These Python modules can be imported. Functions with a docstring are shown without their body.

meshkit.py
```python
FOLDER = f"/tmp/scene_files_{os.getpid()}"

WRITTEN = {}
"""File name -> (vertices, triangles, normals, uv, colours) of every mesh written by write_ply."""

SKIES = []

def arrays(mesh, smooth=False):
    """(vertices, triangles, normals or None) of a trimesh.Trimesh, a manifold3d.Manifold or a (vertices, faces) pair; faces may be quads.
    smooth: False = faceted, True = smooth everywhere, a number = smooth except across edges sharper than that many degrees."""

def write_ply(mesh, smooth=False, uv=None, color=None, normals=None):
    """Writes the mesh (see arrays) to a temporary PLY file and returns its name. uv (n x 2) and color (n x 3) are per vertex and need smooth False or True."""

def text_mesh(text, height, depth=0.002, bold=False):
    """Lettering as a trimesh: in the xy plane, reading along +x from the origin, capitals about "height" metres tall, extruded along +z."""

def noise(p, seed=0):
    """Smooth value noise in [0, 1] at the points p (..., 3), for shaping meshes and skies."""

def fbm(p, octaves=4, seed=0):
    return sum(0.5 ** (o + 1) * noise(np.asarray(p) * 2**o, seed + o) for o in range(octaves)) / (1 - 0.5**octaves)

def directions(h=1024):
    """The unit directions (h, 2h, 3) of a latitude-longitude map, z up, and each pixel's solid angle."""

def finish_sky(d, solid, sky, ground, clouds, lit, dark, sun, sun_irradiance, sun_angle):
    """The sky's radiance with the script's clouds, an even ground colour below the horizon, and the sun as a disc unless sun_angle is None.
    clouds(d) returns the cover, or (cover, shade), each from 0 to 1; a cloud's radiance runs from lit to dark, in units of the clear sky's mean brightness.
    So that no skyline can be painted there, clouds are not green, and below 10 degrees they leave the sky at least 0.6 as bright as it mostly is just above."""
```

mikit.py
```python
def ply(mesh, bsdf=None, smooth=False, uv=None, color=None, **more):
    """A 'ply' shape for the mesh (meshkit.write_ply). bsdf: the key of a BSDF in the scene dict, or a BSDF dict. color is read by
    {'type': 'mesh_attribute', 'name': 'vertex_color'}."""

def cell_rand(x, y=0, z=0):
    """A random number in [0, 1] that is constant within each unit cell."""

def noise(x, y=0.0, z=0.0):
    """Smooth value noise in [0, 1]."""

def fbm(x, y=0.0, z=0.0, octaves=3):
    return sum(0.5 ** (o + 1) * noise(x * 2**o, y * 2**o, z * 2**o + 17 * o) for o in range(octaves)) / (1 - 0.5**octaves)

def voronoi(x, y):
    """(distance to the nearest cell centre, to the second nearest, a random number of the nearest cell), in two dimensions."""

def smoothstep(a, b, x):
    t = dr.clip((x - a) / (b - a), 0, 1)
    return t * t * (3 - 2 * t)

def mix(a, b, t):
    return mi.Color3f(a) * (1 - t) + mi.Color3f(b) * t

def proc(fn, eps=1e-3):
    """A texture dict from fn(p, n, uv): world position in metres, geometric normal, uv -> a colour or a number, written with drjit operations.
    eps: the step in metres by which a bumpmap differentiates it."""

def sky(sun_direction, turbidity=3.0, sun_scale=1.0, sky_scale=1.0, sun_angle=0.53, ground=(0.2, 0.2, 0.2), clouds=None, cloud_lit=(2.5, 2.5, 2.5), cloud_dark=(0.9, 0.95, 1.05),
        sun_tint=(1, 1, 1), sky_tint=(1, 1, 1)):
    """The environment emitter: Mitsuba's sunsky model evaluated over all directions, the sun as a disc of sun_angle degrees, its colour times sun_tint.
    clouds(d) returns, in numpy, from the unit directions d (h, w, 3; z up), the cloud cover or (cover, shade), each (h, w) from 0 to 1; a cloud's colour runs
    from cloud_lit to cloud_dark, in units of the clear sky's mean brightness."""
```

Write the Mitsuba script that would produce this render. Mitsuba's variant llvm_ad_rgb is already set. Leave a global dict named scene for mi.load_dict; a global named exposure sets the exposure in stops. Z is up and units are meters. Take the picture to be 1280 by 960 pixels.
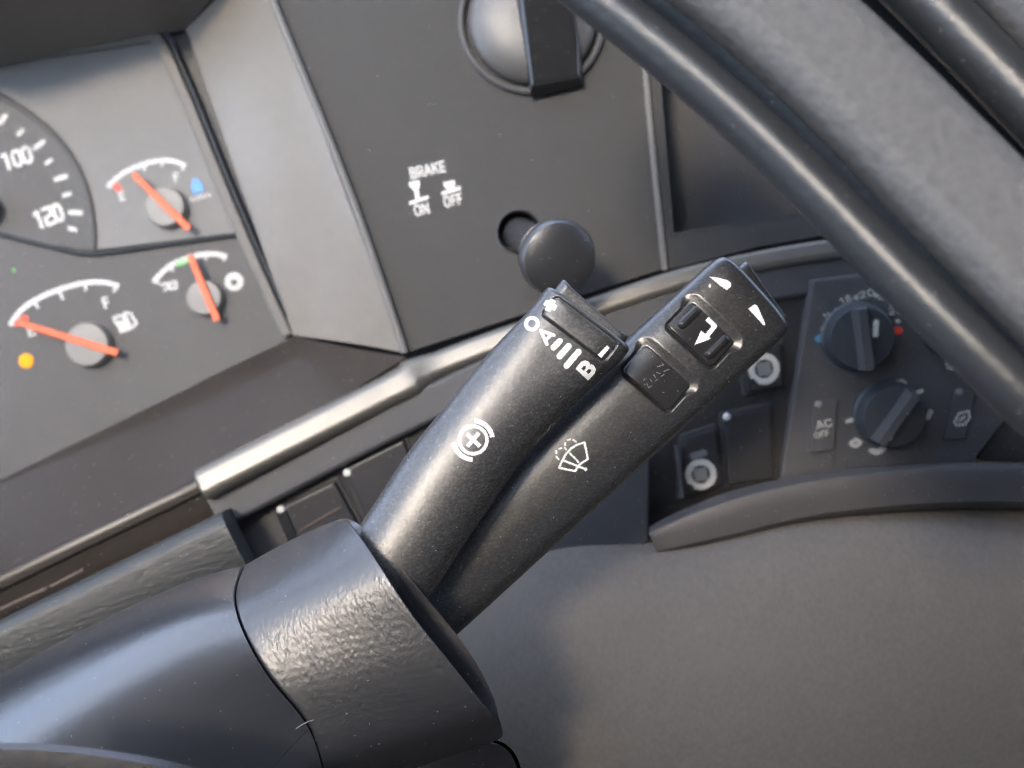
import math
import numpy as np
import trimesh
import manifold3d as m3
import shapely
from shapely.geometry import Polygon, LineString, Point
from shapely import affinity
from scipy.interpolate import CubicSpline, PchipInterpolator
import drjit as dr
import mitsuba as mi
import mikit
import meshkit
from mikit import noise, fbm, voronoi, cell_rand, smoothstep, mix

T = mi.ScalarTransform4f
A = np.array

# ----------------------------------------------------------------- camera, sky, exposure
# Dash frame: u runs to the right along the lettering of the switch panel, v up along the panel, w out of it towards the
# driver; its origin lies on the panel. The panel leans back, so w points backwards and up in the world (z up, y forward).
LEAN = math.radians(35)
UA, VA, WA = A([1, 0, 0.]), A([0, math.sin(LEAN), math.cos(LEAN)]), A([0, -math.cos(LEAN), math.sin(LEAN)])
DASH = np.stack([UA, VA, WA], 1)
def to_world(p): return np.asarray(p, float) @ DASH.T
EYE, ROLL, FOCAL = 0.50, math.radians(12), 1300.0
CR, CU = A([math.cos(ROLL), -math.sin(ROLL), 0]), A([math.sin(ROLL), math.cos(ROLL), 0])
scene, labels = {}, {}
scene['camera'] = {'type': 'thinlens', 'fov': 2 * math.degrees(math.atan(640 / FOCAL)), 'fov_axis': 'x',
                   'aperture_radius': 0.0018, 'focus_distance': 0.333, 'near_clip': 0.01, 'far_clip': 1e4,
                   'to_world': T().look_at(origin=list(to_world([0, 0, EYE])), target=list(to_world([0, 0, 0])), up=list(to_world(CU)))}
SUN = np.array([-0.25, -0.61, 0.75])
def clouds(d):
    n = meshkit.fbm(d * 3.0 + 5, 4, 3)
    c = np.clip((n - 0.26) / 0.22, 0, 1)
    return c * 0.5, np.clip((n - 0.62) / 0.2, 0, 1) * 0.4
scene['sky'] = mikit.sky(list(SUN), turbidity=3, sun_scale=0.25, sky_scale=2.6, sun_angle=10, clouds=clouds, cloud_lit=(2.7, 2.85, 3.1), sun_tint=(0.97, 0.98, 1.02), sky_tint=(0.9, 1.0, 1.15))
exposure = 3.3

def at(x, y, d):
    """The dash-frame point seen at photograph pixel (x, y), d metres along the view axis."""
    return (x - 640) / FOCAL * d * CR - (y - 480) / FOCAL * d * CU + A([0, 0, EYE - d])

# ----------------------------------------------------------------- materials
def M(key, base, rough=0.5, bump=None, scale=1.0, eps=1e-4, **kw):
    b = {'type': 'principled', 'base_color': base if isinstance(base, dict) else {'type': 'rgb', 'value': list(base)}, 'roughness': rough, **kw}
    if bump is not None:
        b = {'type': 'bumpmap', 'arbitrary': mikit.proc(bump, eps=eps), 'scale': scale, 'bsdf': b}
    scene[key] = {'type': 'twosided', 'bsdf': b}
    return key

def speck(p, size, share):
    i = cell_rand(dr.floor(p.x / size), dr.floor(p.y / size), dr.floor(p.z / size))
    return dr.select(i < share, 1.0, 0.0)

def dusty(base, k, share=0.0012, size=0.00028, dust=(0.35, 0.35, 0.34)):
    base, dust = list(base), list(dust)
    def f(p, n, uv):
        v = fbm(p.x * 220, p.y * 220, p.z * 220, 3)
        w = fbm(p.x * 25, p.y * 25, p.z * 25, 2)
        return mix(mi.Color3f(base) * (1 - k + 2 * k * (0.6 * v + 0.4 * w)), dust, 0.6 * speck(p, size, share))
    return mikit.proc(f)

def speckled(base, k):
    base = list(base)
    def f(p, n, uv):
        v = noise(p.x * 1500, p.y * 1500, p.z * 1500) * noise(p.x * 2100 + 9, p.y * 2100, p.z * 2100)
        w = fbm(p.x * 60, p.y * 60, p.z * 60, 3)
        return mix(mi.Color3f(base) * (1 - k + 3.2 * k * v + 0.3 * (w - 0.5)), [0.35, 0.35, 0.34], 0.6 * speck(p, 0.00028, 0.001))
    return mikit.proc(f)

def fine_grain(p, n, uv): return noise(p.x * 1150, p.y * 1150, p.z * 1150)
def leather_grain(p, n, uv):
    a = noise(p.x * 1350, p.y * 520, p.z * 520)
    b = noise(p.x * 1500 + 300 * p.y, p.y * 800 + 7, p.z * 800)
    return 1.2 * (1 - dr.abs(2 * a - 1)) + 0.8 * b
def pad_grain(p, n, uv):
    r = 1 - dr.abs(2 * fbm(p.x * 420 + 3, p.y * 420, p.z * 420, 2) - 1)
    return r + 0.6 * fbm(p.x * 900, p.y * 900, p.z * 900, 2)
def hide_grain(p, n, uv):
    r = 1 - dr.abs(2 * fbm(p.x * 330 + 3, p.y * 330, p.z * 330, 3) - 1)
    return r + 0.4 * fbm(p.x * 800, p.y * 800, p.z * 800, 2)
def cloth_weave(p, n, uv): return fbm(p.x * 1100, p.y * 500, p.z * 1100, 2) + 0.8 * fbm(p.x * 160, p.y * 160, p.z * 160, 3)

def hide_colour(p, n, uv):
    r = 1 - dr.abs(2 * fbm(p.x * 330 + 3, p.y * 330, p.z * 330, 3) - 1)
    return mi.Color3f(0.088, 0.087, 0.085) * (0.72 + 0.26 * r + 0.2 * noise(p.x * 900, p.y * 900, p.z * 900))
M('stalk_plastic', speckled((0.023, 0.022, 0.0215), 0.7), 0.40, fine_grain, 0.00003, eps=8e-5, specular=1.0)
M('paddle_plastic', speckled((0.021, 0.0208, 0.0212), 0.5), 0.35, fine_grain, 0.00003, eps=8e-5, specular=0.9)
M('gloss_plastic', dusty((0.018, 0.018, 0.019), 0.1, 0.002), 0.25, fine_grain, 0.00001, eps=8e-5, specular=0.5)
M('collar_plastic', dusty((0.010, 0.010, 0.011), 0.15, 0.0012), 0.40, leather_grain, 0.000062, eps=1e-4, specular=1.0)
M('shroud_plastic', dusty((0.014, 0.014, 0.016), 0.10, 0.0006), 0.30, leather_grain, 0.00002, eps=1e-4, specular=1.0)
M('panel_plastic', dusty((0.046, 0.045, 0.043), 0.06, 0.0003, 0.0005), 0.62, fine_grain, 0.00003, specular=0.25)
M('hood_plastic', dusty((0.205, 0.183, 0.154), 0.08, 0.0003, 0.0005), 0.36, fine_grain, 0.000006, specular=0.5, metallic=0.2)
M('bevel_plastic', dusty((0.12, 0.115, 0.106), 0.08), 0.5, specular=0.4)
M('shelf_plastic', dusty((0.037, 0.031, 0.027), 0.08, 0.0012, 0.0005), 0.30, specular=0.25)
M('switch_plastic', dusty((0.022, 0.022, 0.024), 0.08), 0.42, specular=0.4)
M('climate_plastic', dusty((0.044, 0.045, 0.049), 0.06), 0.5, specular=0.4)  # base darkened and blued to stand in for the steering wheel's shadow
M('lip_plastic', dusty((0.045, 0.044, 0.046), 0.06), 0.45, specular=0.4)
M('trim_metal', dusty((0.165, 0.155, 0.138), 0.05), 0.42, metallic=0.75)
M('gauge_grey', dusty((0.20, 0.197, 0.19), 0.05), 0.6, specular=0.3)
M('gauge_dark', dusty((0.085, 0.082, 0.08), 0.05), 0.55, specular=0.3)
M('gauge_black', (0.022, 0.027, 0.033), 0.5)
M('knob_satin', dusty((0.065, 0.062, 0.058), 0.05), 0.46, specular=0.8)
M('knob_black', dusty((0.023, 0.023, 0.024), 0.08), 0.38, specular=1.0)
M('hub_grey', (0.20, 0.195, 0.185), 0.45)
M('needle_orange', (0.85, 0.14, 0.05), 0.5)
M('print_white', dusty((0.58, 0.57, 0.54), 0.10), 0.55)
M('print_worn', dusty((0.66, 0.68, 0.68), 0.25), 0.55)
M('print_scale', (0.55, 0.55, 0.53), 0.6)
M('print_grey', (0.30, 0.30, 0.285), 0.6)
M('print_cream', dusty((0.50, 0.48, 0.43), 0.1), 0.55)
M('print_dim', (0.14, 0.14, 0.145), 0.5)
M('print_teal', (0.06, 0.17, 0.27), 0.5)
M('print_blue', (0.08, 0.30, 0.75), 0.5)
M('print_red', (0.75, 0.06, 0.03), 0.5)
M('print_green', (0.10, 0.40, 0.08), 0.5)
M('lens_clear', (0.55, 0.56, 0.55), 0.25)
M('pad_leather', dusty((0.024, 0.026, 0.026), 0.10), 0.5, pad_grain, 0.00025, eps=2e-4)
M('wheel_leather', mikit.proc(hide_colour), 0.65, hide_grain, 0.00035, eps=3e-4, specular=0.4)
M('wheel_smooth', dusty((0.023, 0.025, 0.027), 0.12), 0.38, hide_grain, 0.00010, eps=3e-4)
def cloth_colour(p, n, uv):
    v = fbm(p.x * 900, p.y * 420, p.z * 900, 2); w = fbm(p.x * 60, p.y * 60, p.z * 60, 3)
    return mi.Color3f(0.080, 0.072, 0.063) * (0.85 + 0.25 * v + 0.08 * w)
M('knee_fabric', mikit.proc(cloth_colour), 0.85, cloth_weave, 0.0003, eps=3e-4, sheen=0.3)
M('cab_trim', (0.36, 0.325, 0.285), 0.9)
M('cab_cloth', (0.36, 0.325, 0.285), 0.9)
M('cab_floor', (0.06, 0.06, 0.06), 0.9)
M('brown_wire', (0.055, 0.037, 0.028), 0.6)
M('inner_plastic', (0.035, 0.035, 0.036), 0.6)
scene['amber_glow'] = {'type': 'twosided', 'bsdf': {'type': 'diffuse', 'reflectance': {'type': 'rgb', 'value': [0.6, 0.25, 0.02]}}}

# ----------------------------------------------------------------- helpers
def free(key):
    if key not in scene and key not in labels: return key
    k = 1
    while f'{key}_{k:03d}' in scene or f'{key}_{k:03d}' in labels: k += 1
    return f'{key}_{k:03d}'

def thing(name, label, cat, group=None):
    key = free(name)
    labels[key] = {'label': label, 'category': cat}
    if group: labels[key]['group'] = group
    return key

def add(name, mesh, bsdf, parent=None, smooth=35, label=None, kind=None, **more):
    key = free(parent + '__' + name if parent else name)
    if isinstance(mesh, m3.Manifold):
        mm = mesh.to_mesh(); mesh = trimesh.Trimesh(mm.vert_properties[:, :3], mm.tri_verts, process=False)
    mesh = trimesh.Trimesh(to_world(mesh.vertices), mesh.faces, process=False)
    scene[key] = mikit.ply(mesh, bsdf, smooth=smooth, **more)
    if label or kind:
        labels.setdefault(key, {})
        if label: labels[key]['label'] = label
        if kind: labels[key]['kind'] = kind
    return key

def loft(rings, closed=True, caps=True):
    rings = np.asarray(rings, float); n, m = rings.shape[:2]
    v = list(rings.reshape(-1, 3)); f = []
    i, j = np.meshgrid(np.arange(n - 1), np.arange(m if closed else m - 1), indexing='ij')
    a, b = i * m + j, i * m + (j + 1) % m
    c, d = b + m, a + m
    f = np.vstack([np.stack([a, b, c], -1).reshape(-1, 3), np.stack([a, c, d], -1).reshape(-1, 3)])
    if caps and closed:
        extra = []
        for r, base, flip in ((rings[0], 0, True), (rings[-1], (n - 1) * m, False)):
            ci = len(v); v.append(r.mean(0)); k = np.arange(m)
            t = np.stack([base + k, base + (k + 1) % m, np.full(m, ci)], 1)
            extra.append(t[:, ::-1] if flip else t)
        f = np.vstack([f, *extra])
    mesh = trimesh.Trimesh(A(v), f, process=False)
    if caps and closed and mesh.volume < 0: mesh.invert()
    return mesh

def manifold(mesh):
    return m3.Manifold(m3.Mesh(np.ascontiguousarray(mesh.vertices, np.float32), np.ascontiguousarray(mesh.faces, np.uint32)))

def curve(pts, n, closed=False):
    pts = np.asarray(pts, float)
    if closed: pts = np.vstack([pts, pts[:1]])
    t = np.concatenate([[0], np.cumsum(np.linalg.norm(np.diff(pts, axis=0), axis=1) ** 0.5)])
    cs = CubicSpline(t, pts, bc_type='periodic' if closed else 'natural')
    tt = np.linspace(0, t[-1], n + 1 if closed else n)
    return cs(tt[:-1] if closed else tt)

def frames(path, hint):
    t = np.gradient(path, axis=0); t /= np.linalg.norm(t, axis=1, keepdims=True)
    s = np.cross(t, hint); s /= np.linalg.norm(s, axis=1, keepdims=True)
    return t, s, np.cross(s, t)

def sweep(path, profile, hint=(0, 0, 1.), scale=None, caps=True):
    """profile (m, 2): across the path, and along the hint."""
    path = np.asarray(path, float); profile = np.asarray(profile, float)
    t, s, n = frames(path, A(hint))
    sc = np.ones(len(path)) if scale is None else np.asarray(scale)
    return loft(path[:, None] + sc[:, None, None] * (profile[None, :, :1] * s[:, None] + profile[None, :, 1:] * n[:, None]), True, caps)

def circle(r, n=16, ry=None):
    a = np.arange(n) * 2 * math.pi / n
    return np.stack([r * np.cos(a), (r if ry is None else ry) * np.sin(a)], 1)

def rrect(hx, hy, r, n=6):
    """A rounded rectangle as a ring of points."""
    r = max(min(r, hx, hy), 1e-6); out = []
    for k, (sx, sy) in enumerate(((1, 1), (-1, 1), (-1, -1), (1, -1))):
        for a in np.linspace(0, math.pi / 2, n):
            a += k * math.pi / 2
            out.append((sx * (hx - r) + r * math.cos(a), sy * (hy - r) + r * math.sin(a)))
    return A(out)

def even(ring, n):
    q = np.vstack([ring, ring[:1]]); l = np.concatenate([[0], np.cumsum(np.linalg.norm(np.diff(q, axis=0), axis=1))])
    t = np.linspace(0, l[-1], n + 1)[:-1]
    return np.stack([np.interp(t, l, q[:, 0]), np.interp(t, l, q[:, 1])], 1)

class Frame:
    def __init__(s, o, ez=(0, 0, 1.), ex=(1., 0, 0)):
        s.o, s.z = A(o, float), A(ez, float) / np.linalg.norm(ez)
        s.y = np.cross(s.z, A(ex, float)); s.y /= np.linalg.norm(s.y); s.x = np.cross(s.y, s.z)
    def p(s, q):
        q = np.asarray(q, float)
        if q.shape[-1] == 2: q = np.concatenate([q, np.zeros(q.shape[:-1] + (1,))], -1)
        return s.o + q[..., :1] * s.x + q[..., 1:2] * s.y + q[..., 2:3] * s.z
    def loc(s, x, y, h=0.0):
        """Local (x, y) on this plane (raised by h) of the point seen at a pixel."""
        e = A([0, 0, EYE]); r = at(x, y, 1.0) - e
        o = s.o + h * s.z
        q = e + r * np.dot(o - e, s.z) / np.dot(r, s.z) - o
        return A([q @ s.x, q @ s.y])
    def poly(s, px): return Polygon([s.loc(*q) for q in px])
    def line(s, px): return A([s.loc(*q) for q in px])
    def mesh(s, m): return trimesh.Trimesh(s.p(m.vertices), m.faces, process=False)

def geoms(g): return [x for x in getattr(g, 'geoms', [g]) if x.area > 1e-12]

def extrude(F, shape, z0, z1):
    ms = []
    for g in geoms(shape):
        m = trimesh.creation.extrude_polygon(g, z1 - z0, engine='earcut'); m.apply_translation([0, 0, z0]); ms.append(F.mesh(m))
    return trimesh.util.concatenate(ms)

def slab(F, shape, z1, thick, bevel=0.0012, r=0.0):
    """A convex plate with rounded top edges."""
    if r: shape = shape.buffer(-r).buffer(r, quad_segs=6)
    pts = []
    for ins, z in ((0, z1 - thick), (0, z1 - bevel), (bevel * .3, z1 - bevel * .3), (bevel, z1)):
        g = shape.buffer(-ins) if ins else shape
        c = A(g.exterior.coords)[:-1]
        pts.append(np.column_stack([c, np.full(len(c), z)]))
    h = trimesh.convex.convex_hull(np.vstack(pts))
    return F.mesh(h)

def lathe(F, c, profile, n=56):
    """profile (r, z) from the axis outwards or back; closed if it starts and ends on the axis."""
    a = np.arange(n) * 2 * math.pi / n
    rings = [np.stack([c[0] + r * np.cos(a), c[1] + r * np.sin(a), np.full(n, z)], 1) for r, z in profile]
    m = loft(rings, True, False)
    return F.mesh(m)

def strokes(lines, w, cap='round'):
    return shapely.union_all([LineString(l).buffer(w / 2, cap_style=cap, quad_segs=5) for l in lines])

def conform(F, shape, surf, lift=0.00010, deep=0.00012, edge=0.0009):
    ms = []
    for g in geoms(shape):
        m = trimesh.creation.extrude_polygon(g, lift + deep, engine='earcut')
        v, f = trimesh.remesh.subdivide_to_size(m.vertices, m.faces, edge, max_iter=12)
        v = v.copy(); v[:, 2] += surf(v[:, 0], v[:, 1]) - deep
        ms.append(F.mesh(trimesh.Trimesh(v, f, process=False)))
    return trimesh.util.concatenate(ms)

def lettering(F, text, p0, p1, high, z=0.0, depth=0.00025, bold=True):
    """A line of text on the plane F from pixel p0 to p1 (its baseline), capitals high pixels tall."""
    a, b = F.loc(*p0), F.loc(*p1)
    ex = (b - a) / np.linalg.norm(b - a); ey = A([-ex[1], ex[0]])
    h = np.linalg.norm(F.loc(p0[0], p0[1] - high) - a)
    m = meshkit.text_mesh(text, h, depth, bold=bold)
    v = m.vertices; lo, hi = v[:, 0].min(), v[:, 0].max()
    x = (v[:, 0] - lo) / (hi - lo) * np.linalg.norm(b - a)
    q = a + x[:, None] * ex + v[:, 1:2] * ey
    return F.mesh(trimesh.Trimesh(np.column_stack([q, v[:, 2] + z]), m.faces, process=False))

def pad(hx, hy, r, h, bevel, surf, c, ang, deep=0.0012, crown=0.0):
    """A raised rounded button that follows the surface surf(x, y); c its centre, ang its turn in the plane."""
    ca, sa = math.cos(ang), math.sin(ang); rings = []
    levels = [(0, -deep), (0, h - bevel)] + [(bevel * (1 - math.cos(t)), h - bevel + bevel * math.sin(t)) for t in np.linspace(0.3, math.pi / 2, 5)]
    last = None
    for ins, z in levels:
        last = even(rrect(hx - ins, hy - ins, max(r - ins, bevel * .3), 8), 160); rings.append((last, z))
    for k in (0.95, 0.88, 0.8, 0.7, 0.6, 0.5, 0.4, 0.3, 0.2, 0.1): rings.append((last * k, h + crown * (1 - k * k)))
    out = []
    for q, z in rings:
        w = A([c[0] + ca * q[:, 0] - sa * q[:, 1], c[1] + sa * q[:, 0] + ca * q[:, 1]]).T
        out.append(np.column_stack([w, surf(w[:, 0], w[:, 1]) + z]))
    return loft(out, True, True)

def sd_rrect(x, y, c, ang, hx, hy, r):
    ca, sa = math.cos(ang), math.sin(ang)
    X, Y = (x - c[0]) * ca + (y - c[1]) * sa, -(x - c[0]) * sa + (y - c[1]) * ca
    qx, qy = np.abs(X) - hx + r, np.abs(Y) - hy + r
    return np.hypot(np.maximum(qx, 0), np.maximum(qy, 0)) + np.minimum(np.maximum(qx, qy), 0) - r
def sstep(a, b, x):
    t = np.clip((x - a) / (b - a), 0, 1); return t * t * (3 - 2 * t)

def solid_patch(Ac, Bc, back, n=24, bow=0.0):
    """A thick sheet between two curves, its back offset by a vector; bow bends it along its normal."""
    a, b = np.asarray(Ac, float), np.asarray(Bc, float)
    t = np.linspace(0, 1, n)[:, None, None]
    nrm = np.cross((b - a).mean(0), (a[-1] - a[0])); nrm /= np.linalg.norm(nrm)
    front = a[None] * (1 - t) + b[None] * t + bow * np.sin(np.pi * t) * nrm
    rings = np.concatenate([front, front[:, ::-1] + A(back)], 1)
    return loft(rings, True, True)

def straight(p, q, n=12): return A(p)[None] + np.linspace(0, 1, n)[:, None] * (A(q) - A(p))[None]

# ----------------------------------------------------------------- the cab round the camera (outside the frame)
def world_box(name, lo, hi, bsdf, kind='structure'):
    m = trimesh.creation.box(bounds=[lo, hi]); m.vertices = m.vertices @ DASH
    return add(name, m, bsdf, smooth=False, kind=kind)
world_box('floor', (-0.85, -1.7, -0.95), (1.65, 0.9, -0.90), 'cab_floor')
HX0, HX1, HY0, HY1 = -0.78, 0.08, -0.98, 0.12          # unseen roof opening, added and sized to light the stalks and panels
world_box('ceiling', (-0.85, -1.7, 0.86), (1.65, HY0, 0.92), 'cab_trim')
world_box('ceiling', (-0.85, HY1, 0.86), (1.65, 0.30, 0.92), 'cab_trim')          # the raked windscreen opens in front of this header
world_box('ceiling', (-0.85, HY0, 0.86), (HX0, HY1, 0.92), 'cab_trim')
world_box('ceiling', (HX1, HY0, 0.86), (1.65, HY1, 0.92), 'cab_trim')
world_box('wall_rear', (-0.85, -1.75, -0.90), (1.65, -1.70, 0.86), 'cab_cloth')
world_box('wall_front', (-0.85, 0.85, -0.90), (1.65, 0.90, 0.19), 'cab_trim')
for side, x in (('left', -0.90), ('right', 1.65)):
    world_box('door_' + side, (x, -1.7, -0.90), (x + 0.05, 0.9, 0.15), 'cab_trim')
    world_box('pillar_' + side, (x, -1.7, 0.15), (x + 0.05, -0.38, 0.86), 'cab_trim')
    world_box('post_' + side, (x, 0.66, 0.15), (x + 0.05, 0.9, 0.86), 'cab_trim')

# ----------------------------------------------------------------- dashboard
D = thing('dashboard', 'dark grey truck dashboard with satin silver trim strip running behind the stalks', 'dashboard')
FP = Frame([0, 0, 0])
panel = FP.poly([(322, -60), (338, -10), (420, 203), (507, 441), (832, 335), (803, 40), (798, -60)])
add('switch_panel', extrude(FP, panel.difference(Point(FP.loc(649, 290)).buffer(.0104, quad_segs=16)), -0.012, 0.0), 'panel_plastic', D, False, label='flat grey panel carrying the brake legend')
# hood: right side wall, its edge bead, roof, shelf
e_top, e_bot = at(330, -30, .497), at(506, 441, .497)
E = curve([at(318, -70, .497), at(338, -8, .497), at(424, 205, .497), at(506, 441, .497)], 26)
add('hood_edge', sweep(E, circle(.0019, 14)), 'bevel_plastic', D)
wallB = straight(at(233, 36, .543), at(366, 419, .543), 26)
wallA = curve([at(275, -18, .515), at(338, -8, .497), at(424, 205, .497), at(506, 441, .497)], 26)
wallA = straight(at(318, -62, .497), at(506, 441, .497), 26)
add('hood_side_wall', solid_patch(wallA, wallB, (0.004, 0, -0.012), bow=-.002), 'hood_plastic', D, label='satin grey-brown side wall of the gauge hood')
add('hood_roof', solid_patch(straight(at(330, -62, .497), at(-120, 22, .47), 26), straight(at(233, 36, .543), at(-120, 108, .543), 26), (0, 0.012, -0.006), bow=.002), 'bevel_plastic', D)
add('hood_front', solid_patch(straight(at(330, -66, .495), at(-120, 18, .468), 26), straight(at(330, -100, .49), at(-120, -30, .46), 26), (0, 0.0, -0.012)), 'bevel_plastic', D)
shA = A([*straight(at(-140, 794, .470), at(255, 606, .480), 16), *straight(at(262, 602, .481), at(508, 446, .497), 12)])
shB = A([*straight(at(-140, 668, .547), at(250, 478, .547), 16), *straight(at(256, 474, .547), at(368, 420, .543), 12)])
add('hood_shelf', solid_patch(shA, shB, (0, -0.008, -0.004), bow=.001), 'shelf_plastic', D, label='smooth dark shelf below the gauges')
lip = curve([at(-160, 806, .467), at(-60, 758, .4685), at(100, 680, .473), at(262, 602, .480), at(300, 582, .482)], 30)
prof = A([(.004, -.010), (.004, .000), (.0028, .0026), (0, .0036), (-.0028, .0026), (-.004, 0), (-.026, -.010), (-.028, -.014), (-.02, -.02)])
add('hood_lip', sweep(lip, -prof * [1, -1]), 'shelf_plastic', D, 40)
# padded ledge under the hood, with the gap above it
led = curve([at(-160, 886, .450), at(-40, 818, .451), at(100, 748, .454), at(200, 699, .457), at(284, 658, .459)], 40)
prof = A([(.007, -.020), (.007, -.004), (.0045, .0005), (0, .002), (-.012, .0012), (-.026, -.002), (-.040, -.010), (-.040, -.02)])
add('padded_ledge', sweep(led, -prof * [1, -1]), 'pad_leather', D, 50, label='grained leather-look ledge left of the column')
add('gap_backing', solid_patch(straight(at(-160, 800, .485), at(330, 570, .49), 12), straight(at(-100, 1100, .50), at(420, 900, .50), 12), (0, 0, -.01)), 'inner_plastic', D)
for q in ([(-20, 772, .462), (30, 748, .462), (60, 735, .462)], [(64, 733, .463), (105, 712, .463)]):
    add('loose_strip', sweep(curve([at(*p) for p in q], 8), rrect(.0008, .0008, .0005)), 'brown_wire', D)
# trim strip
tr = [(254, 606, .476), (512, 476, .4845)], [(516, 470, .4855), (545, 457, .4865), (620, 428, .486), (700, 400, .4855), (780, 372, .485), (860, 347, .485), (930, 331, .4845), (1000, 318, .484), (1080, 307, .483), (1180, 295, .482), (1330, 280, .48)]
trp = np.vstack([straight(at(*tr[0][0]), at(*tr[0][1]), 30), curve([at(*q) for q in tr[1]], 60)])
h = np.interp(np.arange(90), [0, 26, 30, 34, 50, 89], [.0078, .0078, .0086, .0064, .0052, .0052])
prof = rrect(1.0, .66, .66, 9)
trings = []
t_, s_, n_ = frames(trp, A([0, .25, 1.]))
for k in range(90):
    sc = h[k]
    trings.append(trp[k] + sc * (prof[:, :1] * s_[k] + prof[:, 1:] * n_[k]))
cap0 = [trp[0] - t_[0] * .0022 * math.sin(a) + (math.cos(a) * h[0]) * (prof[:, :1] * s_[0] + prof[:, 1:] * n_[0]) for a in (1.2, .8, .4)]
add('trim_strip', loft(cap0 + trings), 'trim_metal', D, 50, label='satin champagne-silver trim strip')
# seam bead right of the switch panel
add('seam_bead', sweep(curve([at(799, -60, .498), at(803, 40, .498), at(816, 190, .498), at(831, 338, .498)], 20), rrect(.0014, .0016, .0008)), 'bevel_plastic', D)
# storage recess
FR = Frame([0, 0, 0.001])
outer = FR.poly([(804, -60), (808, 60), (836, 337), (950, 308), (1100, 282), (1400, 240), (1400, -60)])
hole = FR.poly([(822, -40), (824, 78), (842, 291), (950, 273), (1060, 257), (1320, 222), (1320, -40)])
add('recess_frame', extrude(FR, outer.difference(hole), -0.010, 0.0), 'panel_plastic', D, False)
FB = Frame([0, 0, -0.040])
sh = hole.buffer(.0006)
cc = A(hole.buffer(-.0002).exterior.coords)[:-1]
wall = trimesh.creation.extrude_polygon(sh.buffer(.002).difference(sh), .043, engine='earcut'); wall.apply_translation([0, 0, -.043])
add('recess_wall', FR.mesh(wall), 'switch_plastic', D, False)
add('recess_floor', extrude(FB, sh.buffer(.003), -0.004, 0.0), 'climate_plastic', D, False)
add('recess_step', slab(FB, FB.poly([(985, 205), (1300, 160), (1300, 245), (990, 252)]), .02, .02, .002), 'panel_plastic', D)
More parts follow.
